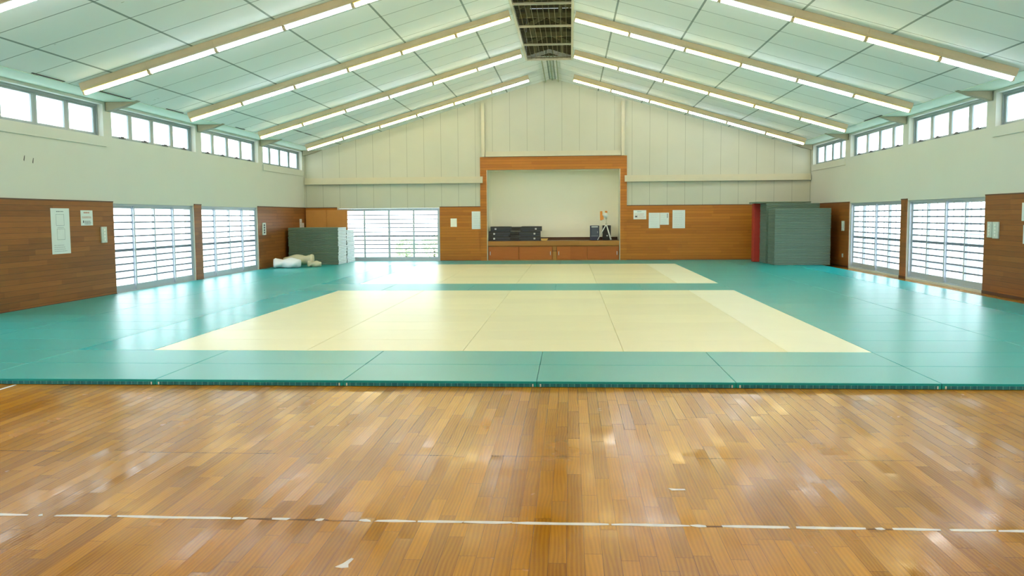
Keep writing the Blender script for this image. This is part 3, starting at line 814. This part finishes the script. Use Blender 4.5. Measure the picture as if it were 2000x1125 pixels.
mb = MB(); mb.prism([(-4.76, cz), (-4.56, cz), (-4.50, cz+.085), (-4.79, cz+.085)], 'y', 24.9, 25.05)
tag(mb.build('tray', T['yellowbox']), 'small yellow tray on the cabinet bench beside the black cases', 'tray')
def speaker(x0, x1, y, h, mt, lab, face):
    r = empty('loudspeaker', ((x0+x1)/2, y, cz)); tag(r, lab, 'loudspeaker'); w = (x1-x0)/2
    MB().box(-w, w, 0, .3, 0, h, .012, 2).build('cabinet', T[mt], r)
    if face:
        MB().box(-w*.78, w*.78, -.012, -.0005, h*.3, h*.85, .004, 1).build('grille', T['grill'], r)
        mb = MB(); mb.box(-w*.72, w*.72, -.014, -.0005, h*.88, h*.95); mb.build('name_strip', T['switch'], r)
        mb = MB(); mb.box(-w*.8, w*.8, -.015, -.0125, h*.285, h*.3); mb.box(w*.58, w*.66, -.018, -.0125, h*.5, h*.62)
        mb.build('trim_line', T['steel'], r)
    else:
        MB().box(-w*.8, w*.8, -.012, -.0005, h*.08, h*.92, .004, 1).build('grille', T['black'], r)
        MB().box(-.01, .04, -.016, -.0125, h*.25, h*.34).build('badge', T['steel'], r)
speaker(-2.89, -2.54, 24.95, .57, 'navy', 'navy loudspeaker with white strip on the cabinet bench, left of the tripod', True)
speaker(-2.39, -2.07, 25.5, .57, 'black', 'black loudspeaker on the cabinet bench behind the tripod', False)
tp = empty('tripod', (-2.30, 25.0, cz)); tag(tp, 'white tripod holding a white lamp head with orange flaps on the cabinet bench', 'tripod')
apex = Vector((.03, 0, .62))
for (fx, fy) in ((-.31, -.08), (.19, -.14), (.24, .1)):
    l = MB().cyl(apex, apex.lerp(Vector((fx, fy, .012)), .55), .018, 10).cyl(apex.lerp(Vector((fx, fy, .012)), .5), (fx, fy, .012), .012, 10).build('leg', T['white'], tp)
    MB().ball((fx, fy, .014), .02, .02, .013, 1).build('rubber_foot', T['black'], l)
MB().cyl((.03, 0, .55), (.03, 0, .84), .022, 12).cyl((.03, 0, .60), (.03, 0, .66), .04, 12).build('centre_column', T['cream'], tp)
MB().cyl((.03, 0, .8), (.02, -.01, .87), .035, 12, .05).build('tilt_head', T['cream'], tp)
mb = MB(); mb.cyl((.0, -.07, .96), (.02, .10, .96), .10, 20, .075); mb.cyl((0, -.085, .96), (0, -.07, .96), .085, 20); mb.build('lamp_head', T['white'], tp, True)
mb = MB(); mb.box(-.21, -.12, .0, .02, .77, 1.12, .01, 2); mb.box(-.13, -.07, .0, .02, .80, .96, .008, 2); mb.build('orange_flap', T['orange'], tp)
MB().box(-.02, .07, .03, .05, 1.04, 1.13, .01, 2).build('orange_flap', T['orange'], tp)

# ------------------------------------------------------------------ tape on the wooden floor
def ragged(mb, x0, x1, y, w, z0, z1, rnd, along='x'):
    n_ = max(2, int((x1-x0)/.09)); up = []; dn_ = []
    for i in range(n_+1):
        t = x0+(x1-x0)*i/n_; e = (i in (0, n_))
        up.append((t+(rnd.uniform(-.01, .01) if e else 0), y+w/2*(rnd.uniform(.3, .9) if e else rnd.choice((1, 1, 1, .75, .9)))))
        dn_.append((t+(rnd.uniform(-.01, .01) if e else 0), y-w/2*(rnd.uniform(.3, .9) if e else rnd.choice((1, 1, 1, .7, .9)))))
    pts = up+dn_[::-1]
    if along == 'y': pts = [(b, a) for a, b in pts]
    mb.prism(pts, 'z', z0, z1)
rn = random.Random(3)
tl = empty('floor_tape_line', (0, 0, 0)); tag(tl, 'worn white tape line running across the wooden floor', 'tape line')
yl = -3.95
def XI(u): # metres along the line from picture columns measured once
    return -3.83+(u-1065)*.002885
mb = MB()
for a, b in ((-120, 18), (40, 50), (75, 190), (205, 442), (443, 474), (528, 562), (618, 632), (706, 730), (738, 818), (820, 912), (914, 1008), (1008, 1200), (1205, 1355), (1358, 1385), (1420, 1545), (1560, 1690), (1710, 1722), (1738, 1830), (1848, 1930), (1934, 2120)):
    ragged(mb, XI(a), XI(b), yl, .043, .0004, .0012, rn)
t_ = mb.build('white_tape', T['tape'], tl)
mb = MB()
for a, b in ((440, 470), (474, 560), (560, 640), (1360, 1425), (1690, 1735)): ragged(mb, XI(a), XI(b)+.01, yl-.004, .03, .0002, .0005, rn)
for a, b in ((170, 215), (640, 705), (1200, 1225), (812, 850), (912, 945)): ragged(mb, XI(a), XI(b), yl-.012, .012, .0002, .0005, rn)
mb.build('tape_residue', T['residue'], tl)
mb = MB(); ragged(mb, -6.0, -.03, -9.5, .036, .0004, .0012, rn, 'y')
tag(mb.build('floor_tape_line', T['tape']), 'white tape line running away under the mats at the far left of the wooden floor', 'tape line')
def scrap(pts, lab):
    tag(MB().prism(pts, 'z', .0004, .0014).build('tape_scrap', T['tape']), lab, 'tape scrap')
scrap([(-3.035, -3.275), (-2.99, -3.285), (-2.935, -3.285), (-2.93, -3.31), (-2.975, -3.315), (-3.02, -3.32)], 'small white tape scrap on the wooden floor beyond the tape line')
scrap([(-4.83, -4.62), (-4.80, -4.57), (-4.775, -4.50), (-4.76, -4.51), (-4.77, -4.58), (-4.76, -4.62), (-4.79, -4.63)], 'torn white tape scrap on the wooden floor nearest the viewer')

# ------------------------------------------------------------------ outside
g = MB().box(-60, 50, -50, 70, -.35, -.15).build('ground', T['ground']); tag(g, 'pale bright ground outside the glass doors', 'ground', kind='structure')
def shrub(x, y, h, lab, sd):
    rnd = random.Random(sd); r = empty('shrub', (x, y, -.15)); tag(r, lab, 'shrub', 'shrubs outside the end wall doors')
    MB().cyl((0, 0, 0), (0, 0, h*.5), .05, 8, .03).build('stem', T['bark'], r)
    mb = MB()
    for i in range(420):
        a = rnd.uniform(0, 6.283); e = rnd.uniform(-1, 1); rr = rnd.uniform(.35, 1)**.5
        p = Vector((math.cos(a)*math.sqrt(1-e*e)*rr*h*.55, math.sin(a)*math.sqrt(1-e*e)*rr*h*.55, h*.55+e*rr*h*.45))
        q = mb.bm; sdir = Vector((rnd.uniform(-1, 1), rnd.uniform(-1, 1), rnd.uniform(-.4, 1))).normalized()*.09
        w = sdir.cross(Vector((rnd.uniform(-1, 1), rnd.uniform(-1, 1), rnd.uniform(-1, 1)))).normalized()*.03
        vs = [q.verts.new(p-sdir), q.verts.new(p+w), q.verts.new(p+sdir), q.verts.new(p-w)]; q.faces.new(vs)
    mb.build('foliage', T['leaf'], r)
fr_ = empty('fence', (8.2, 0, -.15)); tag(fr_, 'pale railing of thin posts outside the right wall glass doors', 'fence')
yy = -6.0
while yy < 30:
    MB().box(-.02, .02, yy-.018, yy+.018, 0, 2.6).build('fence_post', T['fence'], fr_); yy += .6
for z in (.25, 1.25, 2.45): MB().box(-.045, -.021, -6.1, 30, z, z+.05).build('fence_rail', T['fence'], fr_)
shrub(-10.9, 29.5, 1.0, 'leafy shrub outside, seen through the middle of the end wall doors', 1)
shrub(-9.6, 29.2, 1.15, 'leafy shrub outside, seen through the right end wall door', 2)
shrub(-8.3, 29.8, 1.1, 'leafy shrub outside, at the right edge of the end wall doors', 3)
